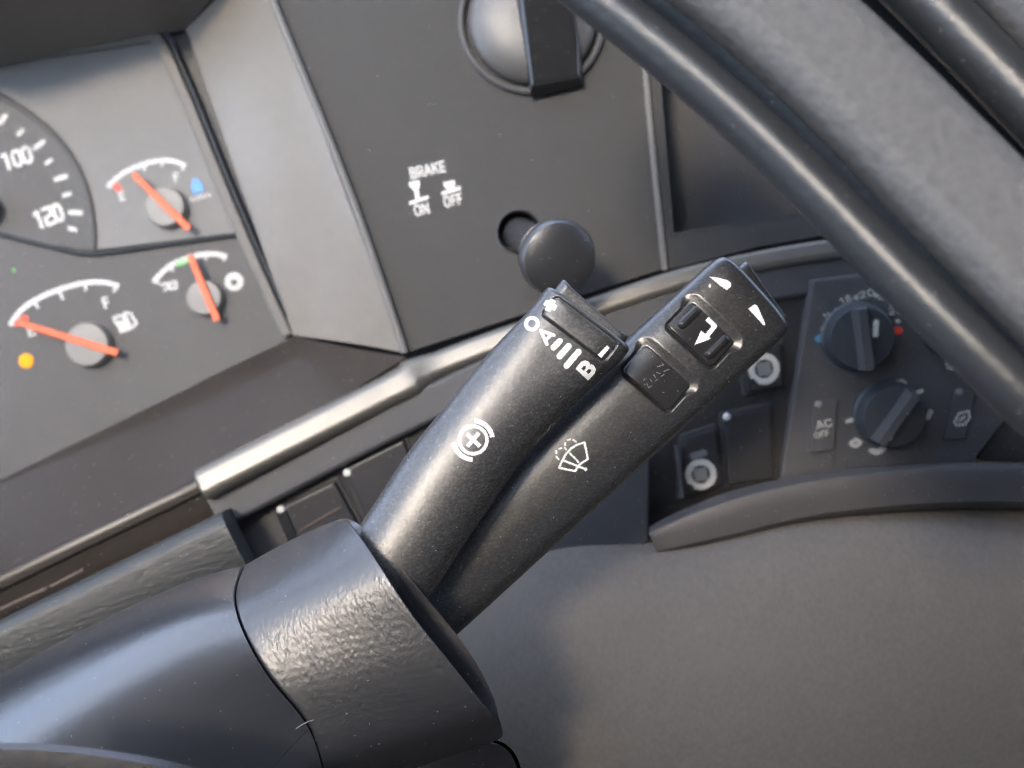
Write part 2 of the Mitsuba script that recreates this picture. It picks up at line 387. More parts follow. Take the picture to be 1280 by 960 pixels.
# switch bank below the trim
FS = Frame(at(700, 560, .492), (0, -.12, 1))
bank = FS.poly([(268, 622), (520, 490), (700, 420), (860, 365), (1040, 330), (1010, 620), (815, 700), (560, 900), (330, 900), (302, 690)])
add('switch_bank', extrude(FS, bank, -.010, 0.0), 'switch_plastic', D, False)
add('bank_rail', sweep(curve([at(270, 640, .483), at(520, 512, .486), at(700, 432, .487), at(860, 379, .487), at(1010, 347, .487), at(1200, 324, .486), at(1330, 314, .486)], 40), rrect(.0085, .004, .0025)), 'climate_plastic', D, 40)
FL = Frame(at(740, 640, .478), (0, -.1, 1))
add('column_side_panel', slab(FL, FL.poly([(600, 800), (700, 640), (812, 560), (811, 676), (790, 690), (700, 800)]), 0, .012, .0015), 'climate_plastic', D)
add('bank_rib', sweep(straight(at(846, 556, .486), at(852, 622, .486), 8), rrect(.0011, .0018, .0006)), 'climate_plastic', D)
# lower lip band and knee pad
band = curve([at(816, 677, .4645), at(840, 668, .463), at(890, 652, .4615), at(975, 629, .460), at(1080, 612, .458), at(1200, 604, .456), at(1340, 604, .455)], 50)
prof = A([(.0075, -.02), (.0075, -.001), (.0068, .0006), (.0055, .0012), (0, .0018), (-.008, .001), (-.012, -.004), (-.014, -.02)])
add('lower_lip', sweep(band, -prof * [1, -1], scale=np.interp(np.arange(50), [0, 14, 49], [.6, 1, 1])), 'lip_plastic', D, 40)
kn = []
for (dy, dd) in ((-14, .500), (0, .470), (24, .452), (70, .437), (140, .424), (230, .414), (340, .409), (480, .41), (620, .42)):
    kn.append(curve([at(480, 800 + dy * .9, dd + .03), at(600, 730 + dy, dd + .012), at(700, 690 + dy, dd + .003), at(830, 684 + dy, dd), at(980, 648 + dy * 1.05, dd + .001), at(1140, 624 + dy * 1.08, dd + .006), at(1300, 613 + dy * 1.1, dd + .016), at(1420, 620 + dy * 1.1, dd + .03)], 60))
kn = A(kn)
kn = np.stack([curve(kn[:, j], 50) for j in range(60)], 1)
back = kn[:, ::-1] - A([0, 0, .06])
add('knee_pad', loft(np.concatenate([kn, back], 1)), 'knee_fabric', D, 40, label='soft dark grey fabric-covered knee pad filling the lower right')
world_box('firewall', (-0.85, 0.30, -0.9), (1.6, 0.32, 0.149), 'inner_plastic')
tm = [trimesh.creation.box(bounds=b) for b in ([(-0.060, 0.126, 0.150), (1.6, 0.86, 0.172)], [(-0.85, 0.140, 0.212), (-0.063, 0.86, 0.234)])]
tm = trimesh.util.concatenate(tm); tm.vertices = tm.vertices @ DASH
add('dash_top', tm, 'switch_plastic', D, False)

# printed brake legend
def flat(F, name, shape, bsdf, parent, z=0.0, t=.0002, label=None): return add(name, extrude(F, shape, z - .0001, z + t), bsdf, parent, False, label=label)
add('lettering', trimesh.util.concatenate([lettering(FP, 'BRAKE', (514, 224), (558, 214.5), 14), lettering(FP, 'ON', (519, 270.5), (537.5, 266.5), 13.5), lettering(FP, 'OFF', (556, 259.5), (579, 254.5), 13.5)]), 'print_white', D, False, label='white BRAKE, ON and OFF lettering')
z5 = lambda x, y: (480 + x * 140 / 1280, 180 + y * 105 / 960)
def poly_z(F, zf, pts): return F.poly([zf(*p) for p in pts])
def line_z(F, zf, pts): return F.line([zf(*p) for p in pts])
on = shapely.union_all([poly_z(FP, z5, [(278, 440), (405, 412), (412, 470), (395, 520), (412, 620), (365, 630), (340, 530), (290, 480)]), LineString(line_z(FP, z5, [(305, 675), (495, 610)])).buffer(.00085)])
off = shapely.union_all([poly_z(FP, z5, [(675, 440), (805, 410), (812, 470), (795, 520), (740, 530), (690, 490)]), LineString(line_z(FP, z5, [(675, 565), (862, 505)])).buffer(.00085)])
flat(FP, 'knob_symbol', on, 'print_white', D); flat(FP, 'knob_symbol', off, 'print_white', D)

# ----------------------------------------------------------------- instrument cluster
C = thing('instrument_cluster', 'grey instrument cluster with orange needles under the hood at left', 'instrument cluster')
FC = Frame(at(150, 300, .549))
add('face', extrude(FC, FC.poly([(-140, 60), (225, 20), (400, 440), (250, 500), (-140, 700)]), -.006, 0), 'gauge_dark', C, False, label='dark lower face of the cluster')
ring_px = [(-60, 106), (-20, 112), (0, 120), (37, 142), (75, 175), (100, 210), (115, 250), (121, 290), (121, 313)]
ring = curve(FC.line(ring_px), 40)
plate = Polygon(np.vstack([FC.line([(121, 313), (160, 309), (301, 291)]), FC.line([(206, 42), (190, 42), (-160, 92)]), FC.line([(-160, 106)]), ring]))
add('upper_plate', extrude(FC, plate, .0001, .0035), 'gauge_grey', C, False, label='lighter grey upper face plate')
dial_edge = FC.line([(121, 313), (60, 306), (0, 291), (-160, 250)])
dial = Polygon(np.vstack([ring, dial_edge, FC.line([(-160, 106)])]))
SP = add('speedometer', extrude(FC, dial, .0001, .0012), 'gauge_dark', C, False, label='speedometer dial cut by the left edge')
inner = curve(FC.line([(-60, 142), (-20, 150), (0, 157), (28, 175), (55, 200), (74, 232), (84, 262), (88, 300), (88, 310)]), 40)
bandp = Polygon(np.vstack([ring, inner[::-1]])).buffer(0)
flat(FC, 'scale_band', bandp, 'gauge_black', SP, .0013)
r3 = np.column_stack([ring, np.full(40, .0036)])
add('ring', sweep(FC.p(r3), circle(.0016, 10)), 'gauge_dark', SP)
def tick(F, a, b, w, z=.0016): return extrude(F, LineString(F.line([a, b])).buffer(w / 2, cap_style='round'), z, z + .0002)
for a, b, w in (((2, 155), (9, 146), .0026), ((25, 169), (30, 164), .0022), ((46, 186), (56, 178), .0026), ((60, 205), (66, 201), .0022), ((72, 225), (84, 221), .0026), ((82, 245), (89, 243), .0022), ((90, 266), (102, 267), .0026), ((89, 286), (96, 288), .0022)):
    add('tick', tick(FC, a, b, w), 'print_white', SP, False)
def digit_lines(ch):
    return {'1': [[(.38, 1), (.38, 0)], [(.38, 1), (.1, .9)]], '2': [[(0, 1), (.72, 1), (.72, .55), (0, .45), (0, 0), (.75, 0)]],
            '0': [[(.22, 1), (.5, 1), (.72, .8), (.72, .2), (.5, 0), (.22, 0), (0, .2), (0, .8), (.22, 1)]], 'E': [[(.6, 1), (0, 1), (0, 0), (.6, 0)], [(0, .5), (.5, .5)]], 'F': [[(.6, 1), (0, 1), (0, 0)], [(0, .5), (.5, .5)]]}[ch]
def gauge_text(F, text, p0, p1, high, w, adv=1.0):
    a, b = F.loc(*p0), F.loc(*p1); ex = (b - a) / np.linalg.norm(b - a); ey = A([-ex[1], ex[0]])
    h_ = np.linalg.norm(F.loc(p0[0], p0[1] - high) - a); W = np.linalg.norm(b - a) / (len(text) - 1 + .75) if len(text) > 1 else np.linalg.norm(b - a) / .75
    ls = []
    for i, ch in enumerate(text):
        for l in digit_lines(ch): ls.append([a + (i + q[0]) * W * ex + q[1] * h_ * ey for q in l])
    return strokes(ls, w)
add('number', extrude(FC, gauge_text(FC, '100', (9, 213), (43, 202), 19, .0020), .0013, .0016), 'print_white', SP, False)
add('number', extrude(FC, gauge_text(FC, '120', (50, 286), (82, 274), 20, .0020), .0013, .0016), 'print_white', SP, False)
add('needle_hub', lathe(FC, FC.loc(-16, 262), [(0, .012), (.007, .012), (.008, .010), (.0085, .0012)]), 'inner_plastic', SP)
# raised line between the plates
add('divider', sweep(FC.p(np.column_stack([FC.line([(-60, 275), (0, 293), (60, 308), (100, 317), (121, 318), (160, 313), (230, 303), (302, 293)]), np.full(8, .0015)])), circle(.0013, 8)), 'gauge_black', C)
fr = FC.line([(-160, 96), (-40, 82), (100, 64), (180, 52)]); fr2 = FC.line([(193, 50), (203, 54), (209, 64)]); fr3 = FC.line([(240, 135), (290, 258), (330, 350), (362, 420)])
path = np.vstack([curve(fr, 14), fr2, curve(fr3, 20)])
bead = FC.p(np.column_stack([path, np.full(len(path), .0045)]))
add('lens_frame', sweep(bead, rrect(.0030, .0026, .0012, 4)), 'bevel_plastic', C, 40, label='grey bead framing the cluster')
off_ = FC.p(np.column_stack([path + A([.0044, .0023]), np.full(len(path), .0035)]))
add('lens_gasket', sweep(off_, rrect(.0011, .003, .001, 4)), 'gauge_black', C, 40)

FG = Frame(FC.p(A([*FC.loc(150, 500), .0145])), (0, -.30, 1))
lens = FG.line(((206, 60), (195, 50), (-160, 106), (-160, 690), (240, 484), (362, 426)))
lensm = trimesh.Trimesh(FG.p(lens), [[0, 1, 2], [0, 2, 3], [0, 3, 4], [0, 4, 5]], process=False)
scene['clear_pane'] = {'type': 'thindielectric', 'int_ior': 1.5}
add('clear_lens', lensm, 'clear_pane', C, False, label='clear lens over the gauges')

def gauge(name, z, hub, hr, tip, tail, arc, ticks, label, wn=.0038):
    """An arc scale with a needle on a round hub."""
    g = free(C + '__' + name)
    labels[g] = {'label': label}
    a = curve(FC.line(arc), 30)
    add('scale_arc', extrude(FC, LineString(a).buffer(.0014, cap_style='flat'), z, z + .0003), 'print_scale', g, False)
    for p, q in ticks: add('tick', tick(FC, p, q, .0016, z + .00005), 'print_scale', g, False)
    c = FC.loc(*hub); R = hr / FOCAL * .542
    add('hub', lathe(FC, c, [(R, z), (R * .97, z + .005), (R * .9, z + .0062), (0, z + .0066)]), 'hub_grey', g)
    zc = z + .0085
    p, q = FC.loc(*tip, h=zc), FC.loc(*tail, h=zc); d = (p - q) / np.linalg.norm(p - q); s = A([-d[1], d[0]])
    pts = [np.column_stack([A([q - s * wn * .5 * k, q + s * wn * .5 * k, p + s * wn * .42 * k, p - s * wn * .42 * k]), np.full(4, zz)]) for k, zz in ((1, zc - .0014), (1, zc - .0004), (.6, zc))]
    add('needle', FC.mesh(trimesh.convex.convex_hull(np.vstack(pts))), 'needle_orange', g, 20, label='orange needle')
    return g
g1 = gauge('gauge', .0036, (213, 262), 26, (166, 217), (236, 286), [(138, 236), (150, 224), (168, 213), (200, 203), (222, 204), (235, 210)], [((182, 209), (184, 214)), ((205, 203), (206, 208)), ((234, 208), (231, 214))], 'upper gauge with blue fluid symbol')
flat(FC, 'red_mark', LineString(FC.line([(147, 233), (152, 238)])).buffer(.0017), 'print_red', g1, .0037)
flat(FC, 'letter', gauge_text(FC, 'E', (155, 252), (161, 250), 10, .0011), 'print_scale', g1, .0037)
flat(FC, 'letter', gauge_text(FC, 'F', (223, 229), (229, 227), 10, .0011), 'print_scale', g1, .0037)
flat(FC, 'fluid_symbol', shapely.union_all([FC.poly([(241, 232), (254, 228), (258, 240), (245, 245)]), FC.poly([(243, 226), (250, 224), (251, 229), (244, 231)])]), 'print_blue', g1, .0037)
add('caption', lettering(FC, 'AdBlue', (240, 255), (267, 247), 6.5, .0037), 'print_scale', g1, False)
g2 = gauge('gauge', .0002, (259, 373), 23, (237, 319), (271, 400), [(192, 353), (206, 338), (228, 325), (255, 318), (272, 318), (283, 321)], [((213, 334), (216, 338)), ((257, 318), (258, 323)), ((283, 319), (280, 325)), ((192, 350), (199, 354))], 'lower right gauge with ring symbol')
flat(FC, 'green_mark', LineString(FC.line([(223, 330), (233, 326)])).buffer(.0015), 'print_green', g2, .0003)
flat(FC, 'ring_symbol', Point(FC.loc(293, 352)).buffer(.0050).difference(Point(FC.loc(293, 353)).buffer(.0016)), 'print_scale', g2, .0003)
flat(FC, 'scale_symbol', strokes([FC.line([(203, 356), (209, 354), (211, 360), (206, 363)]), FC.line([(213, 354), (220, 352), (221, 360), (214, 362), (213, 357)])], .0014), 'print_scale', g2, .0003)
g3 = gauge('gauge', .0002, (114, 431), 29, (23, 403), (146, 441), [(13, 407), (25, 390), (45, 375), (75, 362), (105, 354), (130, 353), (149, 358)], [((43, 376), (48, 384)), ((74, 364), (79, 373)), ((106, 354), (108, 362)), ((148, 357), (143, 364))], 'fuel gauge with needle near empty')
flat(FC, 'red_mark', LineString(FC.line([(22, 404), (32, 398)])).buffer(.0018), 'print_red', g3, .0003)
flat(FC, 'letter', gauge_text(FC, 'E', (38, 420), (47, 417), 11, .0012), 'print_scale', g3, .0003)
flat(FC, 'letter', gauge_text(FC, 'F', (133, 385), (140, 382), 12, .0013), 'print_scale', g3, .0003)
pump = shapely.union_all([FC.poly([(140, 396), (157, 391), (167, 411), (151, 417)]).difference(FC.poly([(145, 398), (152, 396), (154, 400), (147, 402)])), LineString(FC.line([(157, 391), (164, 392), (171, 404), (166, 409)])).buffer(.0008)])
flat(FC, 'pump_symbol', pump, 'print_scale', g3, .0003)
c = FC.loc(33, 451)
add('warning_lamp', lathe(FC, c, [(.0039, .0001), (.0037, .0006), (.0028, .0011), (0, .0012)], 28), 'amber_glow', C, label='lit amber warning lamp', emitter={'type': 'area', 'radiance': {'type': 'rgb', 'value': [.11, .036, .002]}})
flat(FC, 'indicator', Point(FC.loc(18, 338)).buffer(.0009), 'print_green', C, .0002)

# ----------------------------------------------------------------- rotary light switch
K = thing('rotary_light_switch', 'round dark rotary light switch with a raised grip bar above the brake legend', 'rotary switch')
c = FP.loc(665, 28); R = .0355
add('bezel', lathe(FP, c, [(R, -.001), (R * 1.0, .002), (R * .985, .0036), (R * .955, .0042), (R * .925, .0036), (R * .91, .0015), (R * .905, -.004)]), 'gauge_dark', K)
add('well', lathe(FP, c, [(R * .93, -.003), (0, -.003)]), 'knob_satin', K)
dome = [(R * .86, -.004)] + [(R * .86 * math.cos(t) ** .8, .003 + .010 * math.sin(t)) for t in np.linspace(0.05, math.pi / 2, 14)]
KD = add('dial', lathe(FP, c, dome), 'knob_satin', K, label='domed dial')
FQ = Frame(FP.p(A([*c, 0])), (0, 0, 1))
def bar_pts(h_): return [FP.loc(x, y, h_) for x, y in ((640, -40), (648, 15), (659, 60), (664, 109), (728, 94), (727, 50), (718, 0), (708, -40))]
tilt = lambda q: .0176 + .16 * (q[:, 1] - c[1]) - .10 * (q[:, 0] - c[0])
bp = A(bar_pts(.016)); bm = bp.mean(0)
lay = [np.column_stack([bm + (bp - bm) * k, tilt(bp) + z]) for k, z in ((.78, 0), (.88, -.0005), (.95, -.0016), (.985, -.0032), (1.0, -.0060))]
pts = np.vstack(lay + [np.column_stack([bp + (bp - c) * .04, np.full(8, .004)])])
hull = trimesh.convex.convex_hull(pts)
add('grip_bar', FP.mesh(hull), 'gloss_plastic', KD, 15)

# ----------------------------------------------------------------- parking brake knob
B = thing('parking_brake_knob', 'black pull knob on a short stem beneath the brake legend', 'brake knob')
c = FP.loc(649, 290)
add('collar', lathe(FP, c, [(.0112, -.001), (.0112, .0003), (.0106, .0006), (.0102, .0001), (.0101, -.014), (0, -.014)]), 'inner_plastic', B)
p0, p1 = FP.p(A([*c, -.006])), at(695, 321, .447)
ax = p1 - p0; Ls = np.linalg.norm(ax); FKn = Frame(p0, ax)
add('stem', lathe(FKn, (0, 0), [(0, 0), (.0080, 0), (.0076, Ls * .4), (.0082, Ls * .62), (.0100, Ls * .75)]), 'knob_black', B)
prof = [(.0070, -.0105), (.0105, -.0105), (.0135, -.0088), (.0150, -.006), (.0152, -.0045), (.0139, -.0036), (.0156, -.0020), (.0164, .001), (.0163, .0036), (.0152, .0058), (.0118, .0075), (.006, .0083), (0, .0085)]
add('grip', lathe(FKn, (0, 0), [(r * 1.02, Ls + z * 1.02) for r, z in prof]), 'knob_black', B)

# ----------------------------------------------------------------- rocker switches in the bank
def rocker(label, px, sym=None, dot=None, group=None, h=.005, bar=False):
    r = thing('rocker_switch', label, 'switch', group)
    P = FS.poly(px)
    add('frame', slab(FS, P.buffer(.0012), .0012, .002, .0006), 'inner_plastic', r)
    add('rocker', slab(FS, P.buffer(-.0004), h, h, .0016, .0012), 'switch_plastic', r)
    if dot: add('indicator_lens', lathe(FS, FS.loc(*dot, h), [(0, h + .0009), (.0013, h + .0007), (.0019, h - .0001)], 20), 'lens_clear', r)
    if bar:
        a, b = FS.loc(*bar[0], h), FS.loc(*bar[1], h)
        add('ridge', sweep(FS.p(np.column_stack([A([a, a * .5 + b * .5, b]), np.full(3, h)])), circle(.0026, 12)), 'gloss_plastic', r)
        a, b = FS.loc(*bar[2], h), FS.loc(*bar[3], h)
        add('ridge', sweep(FS.p(np.column_stack([A([a, a * .5 + b * .5, b]), np.full(3, h)])), circle(.0006, 8)), 'brown_wire', r)
    if sym:
        c_ = FS.loc(*sym, h); Rg = .0074
        ringg = Point(c_).buffer(Rg).difference(Point(c_).buffer(Rg * .60))
        cut = affinity.rotate(shapely.box(c_[0] - Rg * 1.1, c_[1] - Rg * .18, c_[0] - Rg * .88, c_[1] + Rg * .18), 40, origin=tuple(c_))
        flat(FS, 'wheel_symbol', ringg.difference(cut), 'print_cream', r, h)
        flat(FS, 'hub_symbol', shapely.box(c_[0] - Rg * .3, c_[1] - Rg * .3, c_[0] + Rg * .3, c_[1] + Rg * .3).buffer(Rg * .12), 'hub_grey', r, h)
        if sym2: flat(FS, 'lock_symbol', LineString([FS.loc(*p, h) for p in sym2]).buffer(.0016), 'print_dim', r, h)
    return r
sym2 = None
rocker('dark rocker switch with raised ridge behind the column collar', [(347, 634), (420, 598), (470, 690), (392, 720)], None, (351, 637), bar=((352, 640), (372, 688), (374, 664), (426, 634)))
rocker('dark rocker switch under the trim strip left of the left stalk', [(430, 584), (506, 546), (540, 640), (470, 676)], None, (434, 591))
sym2 = [(866, 570), (880, 566)]
rocker('rocker switch with pale wheel symbol lowest in the bank right of the stalks', [(852, 545), (893, 532), (905, 604), (848, 622)], (876, 593))
sym2 = None
rocker('blank dark rocker switch with small clear lens beside the climate panel', [(901, 518), (962, 505), (966, 598), (906, 606)], None, (909, 521))
rocker('rocker switch with pale wheel symbol half hidden by the right stalk', [(925, 440), (975, 425), (977, 482), (930, 492)], (955, 461))

# ----------------------------------------------------------------- climate panel
CP = thing('climate_control_panel', 'grey climate panel with round dials partly hidden by the steering wheel', 'control panel')
FK = Frame(at(1110, 480, .478), (-.12, -.12, 1))
face = FK.poly([(1016, 350), (1200, 330), (1330, 330), (1300, 470), (1262, 495), (1217, 578), (974, 607)])
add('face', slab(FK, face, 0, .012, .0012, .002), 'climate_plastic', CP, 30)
add('side_panel', slab(FK, FK.poly([(1270, 495), (1400, 450), (1400, 590), (1226, 578)]), -.004, .01, .0012, .001), 'switch_plastic', CP, 30)
def dial(px, hr, ptr, label, marker=None):
    c = FK.loc(*px); R = hr / FOCAL * .475
    d = free(CP + '__dial'); labels[d] = {'label': label}
    add('skirt', lathe(FK, c, [(R * 1.06, -.0005), (R * 1.05, .0012), (R, .002), (R * .95, .0095), (R * .9, .011), (0, .0115)]), 'gauge_black', d)
    a = A([math.cos(ptr), math.sin(ptr)]); s = A([-a[1], a[0]])
    for sx in (1,):
        base = A([c - a * R * .92 - s * R * .26, c + a * R * .92 - s * R * .26, c + a * R * .92 + s * R * .26, c - a * R * .92 + s * R * .26])
        top = c + (base - c) @ np.outer(a, a) * .96 + (base - c) @ np.outer(s, s) * .45
        add('grip', FK.mesh(trimesh.convex.convex_hull(np.vstack([np.column_stack([base, np.full(4, .009)]), np.column_stack([top, np.full(4, .0185)])]))), 'climate_plastic', d, 15)
    if marker:
        flat(FK, 'pointer', LineString([FK.loc(*m, .0112) for m in marker]).buffer(.0013), 'print_white', d, .0112)
    return d
dial((1071, 420), 42, math.radians(88), 'temperature dial', [(1095, 403), (1094, 418)])
dial((1110, 517), 41, math.radians(46), 'airflow dial', [(1099, 551), (1112, 546)])
dial((1192, 405), 40, math.radians(60), 'fan dial behind the wheel')
z8 = lambda x, y: (1000 + x * 240 / 886, 340 + y * 260 / 960)
def mark(name, pts, w, bsdf='print_grey'): flat(FK, name, strokes([line_z(FK, z8, p) for p in pts], w), bsdf, CP, .0002)
mark('blue_mark', [[(85, 308), (102, 300)]], .0034, 'print_teal')
mark('red_mark', [[(425, 272), (455, 270)]], .0034, 'print_red')
for p in ((107, 262), (168, 175), (258, 118), (352, 108), (424, 150), (450, 228)): mark('scale_dot', [[p, (p[0] + 1, p[1])]], .0022)
for t, p0, p1 in (('16', (122, 226), (150, 208)), ('18', (195, 155), (240, 132)), ('20', (278, 125), (346, 106)), ('22', (362, 128), (430, 124)), ('24', (408, 198), (478, 196))):
    add('number', lettering(FK, t, z8(*p0), z8(*p1), 9, .0001), 'print_grey', CP, False)
for p in ((310, 563), (230, 684), (551, 551), (488, 762)): mark('airflow_mark', [[(p[0] - 12, p[1] + 5), (p[0] + 10, p[1] - 3)]], .0018, 'print_grey')
mark('airflow_symbol', [[(415, 512), (470, 505)], [(425, 520), (480, 514)]], .0022)
mark('airflow_symbol', [[(560, 665), (590, 670), (602, 645)]], .0022); mark('airflow_symbol', [[(232, 790), (258, 772), (280, 785), (262, 803), (240, 800)]], .0016); mark('airflow_symbol', [[(330, 825), (355, 832), (385, 815)]], .0026)
mark('fan_symbol', [[(675, 425), (720, 425)], [(698, 402), (698, 448)], [(682, 408), (714, 442)], [(714, 408), (682, 442)]], .0014)
mark('fan_mark', [[(560, 264), (580, 260)]], .003)
for nm, px, lab in (('air_conditioning_button', [(66, 598), (172, 590), (158, 820), (40, 835)], 'AC button'), ('recirculation_button', [(712, 545), (812, 540), (760, 770), (655, 775)], 'recirculation button')):
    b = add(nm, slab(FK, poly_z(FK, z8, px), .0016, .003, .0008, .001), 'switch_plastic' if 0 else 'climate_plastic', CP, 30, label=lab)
    d = (82, 608) if 'air' in nm else (730, 552)
    add('indicator', lathe(FK, FK.loc(*z8(*d)), [(0, .0022), (.0014, .0020), (.0018, .0014)], 16), 'print_dim', b)
    if 'air' in nm:
        add('lettering', trimesh.util.concatenate([lettering(FK, 'AC', z8(72, 722), z8(148, 708), 9.5, .0016), lettering(FK, 'OFF', z8(65, 765), z8(132, 752), 7, .0016)]), 'print_grey', b, False)
    else:
        flat(FK, 'symbol', strokes([line_z(FK, z8, [(708, 690), (728, 650), (772, 640), (778, 668), (752, 702), (716, 704), (708, 690)]), line_z(FK, z8, [(732, 684), (752, 664)])], .0011), 'print_grey', b, .0016)

# ----------------------------------------------------------------- control stalks
class Stalk:
    """A stalk lying along the local x axis of its frame, its crown at z = 0; half width, half height and squareness vary along x."""
    def __init__(s, F, xs, hw, hh, ex, yc=None):
        s.F, s.xs, s.hw, s.hh, s.ex, s.yc = F, xs, hw, hh, ex, yc if yc is not None else [0] * len(xs)
        s.cuts = []
    def par(s, x):
        if not hasattr(s, 'fit'): s.fit = [PchipInterpolator(s.xs, k) for k in (s.hw, s.hh, s.ex, s.yc)]
        x = np.clip(x, s.xs[0], s.xs[-1])
        return [f(x) for f in s.fit]
    def surf(s, x, y):
        x, y = np.asarray(x, float), np.asarray(y, float)
        a, b, n, c = s.par(x)
        z = b * (np.maximum(1 - np.abs(np.clip((y - c) / a, -1, 1)) ** n, 0)) ** (1 / n) - s.hh_max
        return z
    def dent(s, x, y):
        d = 0
        for f in s.cuts: d = np.maximum(d, f(x, y))
        return d
    def body(s, nx=340, m=260, tip=0.003):
        s.hh_max = max(s.hh)
        x0, x1 = s.xs[0], s.xs[-1]
        xs = np.concatenate([np.linspace(x0, x1 - tip, nx), x1 - tip + tip * np.sin(np.linspace(0, math.pi / 2, 10)[1:])])
        rings = []
        # even steps along the outline
        for x in xs:
            a, b, n, c = s.par(x)
            if x > x1 - tip:
                k = 1 - math.sqrt(max(0, 1 - ((x - (x1 - tip)) / tip) ** 2)); a, b = a - tip * k, b - tip * k
            t = np.linspace(0, 2 * math.pi, 721)
            Y = a * np.sign(np.cos(t)) * np.abs(np.cos(t)) ** (2 / n); Z = b * np.sign(np.sin(t)) * np.abs(np.sin(t)) ** (2 / n)
            l = np.concatenate([[0], np.cumsum(np.hypot(np.diff(Y), np.diff(Z)))]); q = np.linspace(0, l[-1], m + 1)[:-1]
            Y, Z = np.interp(q, l, Y) + c, np.interp(q, l, Z)
            Z = np.where(Z > 0, Z - s.dent(np.full(m, x), Y), Z)
            rings.append(np.column_stack([np.full(m, x), Y, Z - s.hh_max]))
        return s.F.mesh(loft(rings))

# left stalk
S1 = thing('engine_brake_stalk', 'left black stalk printed O, A, three bars and B, standing in the textured collar', 'control stalk')
a1 = at(735, 400, .327) - at(490, 722, .322)
F1 = Frame(at(612, 560, .3245), A([.0, .0, 1.]) - a1 * (a1[2] / (a1 @ a1)) - 0.0 * CR, a1)
xt = F1.loc(738, 392)[0]
X0 = F1.loc(470, 760)[0] - .012
st1 = Stalk(F1, [X0, -.0575, -.041, -.016, .003, .024, .041, xt - .004, xt], [.0157, .0157, .0157, .0158, .0152, .0158, .0162, .0167, .0167], [.0105, .0105, .0105, .0103, .0100, .0098, .0095, .0090, .0088],
            [2.15, 2.15, 2.15, 2.2, 2.25, 2.5, 3.4, 4.0, 4.2], [.0014, .0016, .0024, .0040, .0042, .0028, .0006, -.0002, -.0002])
st1.hh_max = .0105
rk_c = (F1.loc(730, 403) + F1.loc(712, 415) * 0) ; rk_c = F1.loc(727, 405); rk_c = A([rk_c[0] - .0012, F1.loc(722, 409)[1] * 0 + .0])
rk_h = (.0036, .0122, .0016)
st1.cuts = [lambda x, y: .0006 * sstep(.0005, .0000, sd_rrect(x, y, rk_c, 0, rk_h[0] + .0002, rk_h[1] + .0002, rk_h[2]))]
add('handle', st1.body(nx=460, tip=.0014), 'stalk_plastic', S1, 40, label='matt black tapering handle')
base1 = lambda x, y: st1.surf(x, y)
RK = add('rocker_button', F1.mesh(pad(rk_h[0], rk_h[1], rk_h[2], .0003, .0005, base1, rk_c, 0, crown=.0002)), 'stalk_plastic', S1, 40, label='long thumb rocker marked plus and minus')
# end cap: a dished plate that shows past the tip
cap = []
for dx, k in ((-.006, 1.0), (-.0010, 1.0), (-.0003, .99), (0, .96)):
    cap.append([(xt + .0014 + dx + .0010 * (y / .0140) + .0021 * (y / .0140) ** 2, y * k, z * k - .0115) for y, z in rrect(.0140, .0085, .003, 8)])
add('end_cap', F1.mesh(loft(cap)), 'stalk_plastic', S1, 40, label='dished end cap')
zo = lambda x, y: (640 + x * 160 / 1097, 340 + y * 140 / 960)
def icon(F, shape, surf, bsdf, parent, name, label=None): return add(name, conform(F, shape, surf), bsdf, parent, False, label=label)
btn = lambda x, y: st1.surf(x, y) + .0004
plus = strokes([line_z(F1, zo, [(290, 255), (372, 308)]), line_z(F1, zo, [(360, 240), (302, 325)])], .0018 * .95, 'flat')
plus = strokes([line_z(F1, zo, [(285, 250), (380, 308)]), line_z(F1, zo, [(358, 232), (304, 330)])], .0019, 'flat')
icon(F1, plus, btn, 'print_white', RK, 'plus_symbol')
icon(F1, poly_z(F1, zo, [(820, 625), (842, 648), (768, 735), (738, 707)]), btn, 'print_white', RK, 'minus_symbol')
b1 = lambda x, y: st1.surf(x, y)
ringO = LineString(np.vstack([line_z(F1, zo, [(174 + 50 * math.cos(a), 437 + 52 * math.sin(a)) for a in np.linspace(0, 2 * math.pi, 30)])])).buffer(.0006)
icon(F1, ringO, b1, 'print_white', S1, 'letter', 'printed O')
icon(F1, strokes([line_z(F1, zo, [(362, 540), (246, 497), (302, 618)]), line_z(F1, zo, [(338, 535), (284, 588)])], .00105), b1, 'print_white', S1, 'letter', 'printed A')
for p, q, w in (((358, 645), (410, 590), 50), ((410, 720), (487, 632), 52), ((470, 802), (572, 682), 54)):
    icon(F1, LineString(line_z(F1, zo, [p, q])).buffer(.00098).intersection(LineString(line_z(F1, zo, [p, q])).buffer(.00098)), b1, 'print_white', S1, 'level_bar')
Bsh = strokes([line_z(F1, zo, [(570, 830), (660, 900), (695, 862), (700, 822), (665, 805), (635, 845)]), line_z(F1, zo, [(570, 830), (600, 788), (640, 785), (655, 812), (628, 850)]), line_z(F1, zo, [(628, 850), (645, 865)])], .0014, 'square')
Bsh = poly_z(F1, zo, [(553, 826), (598, 772), (630, 760), (660, 772), (668, 795), (700, 798), (720, 828), (712, 862), (660, 920)]).buffer(.0002).difference(poly_z(F1, zo, [(598, 825), (620, 800), (640, 806), (632, 832), (618, 845)])).difference(poly_z(F1, zo, [(640, 852), (662, 828), (685, 836), (680, 856), (660, 872)]))
icon(F1, Bsh, b1, 'print_white', S1, 'letter', 'printed B')
zb = lambda x, y: (550 + x * 80 / 960, 510 + y * 80 / 960)
ccx, ccy = 498, 480
arc_ = lambda r, a0, a1: line_z(F1, zb, [(ccx + r * math.cos(math.radians(a)), ccy + r * math.sin(math.radians(a))) for a in np.linspace(a0, a1, 36)])
icon(F1, strokes([arc_(207, 0, 360)], .0011), b1, 'print_white', S1, 'symbol_ring')
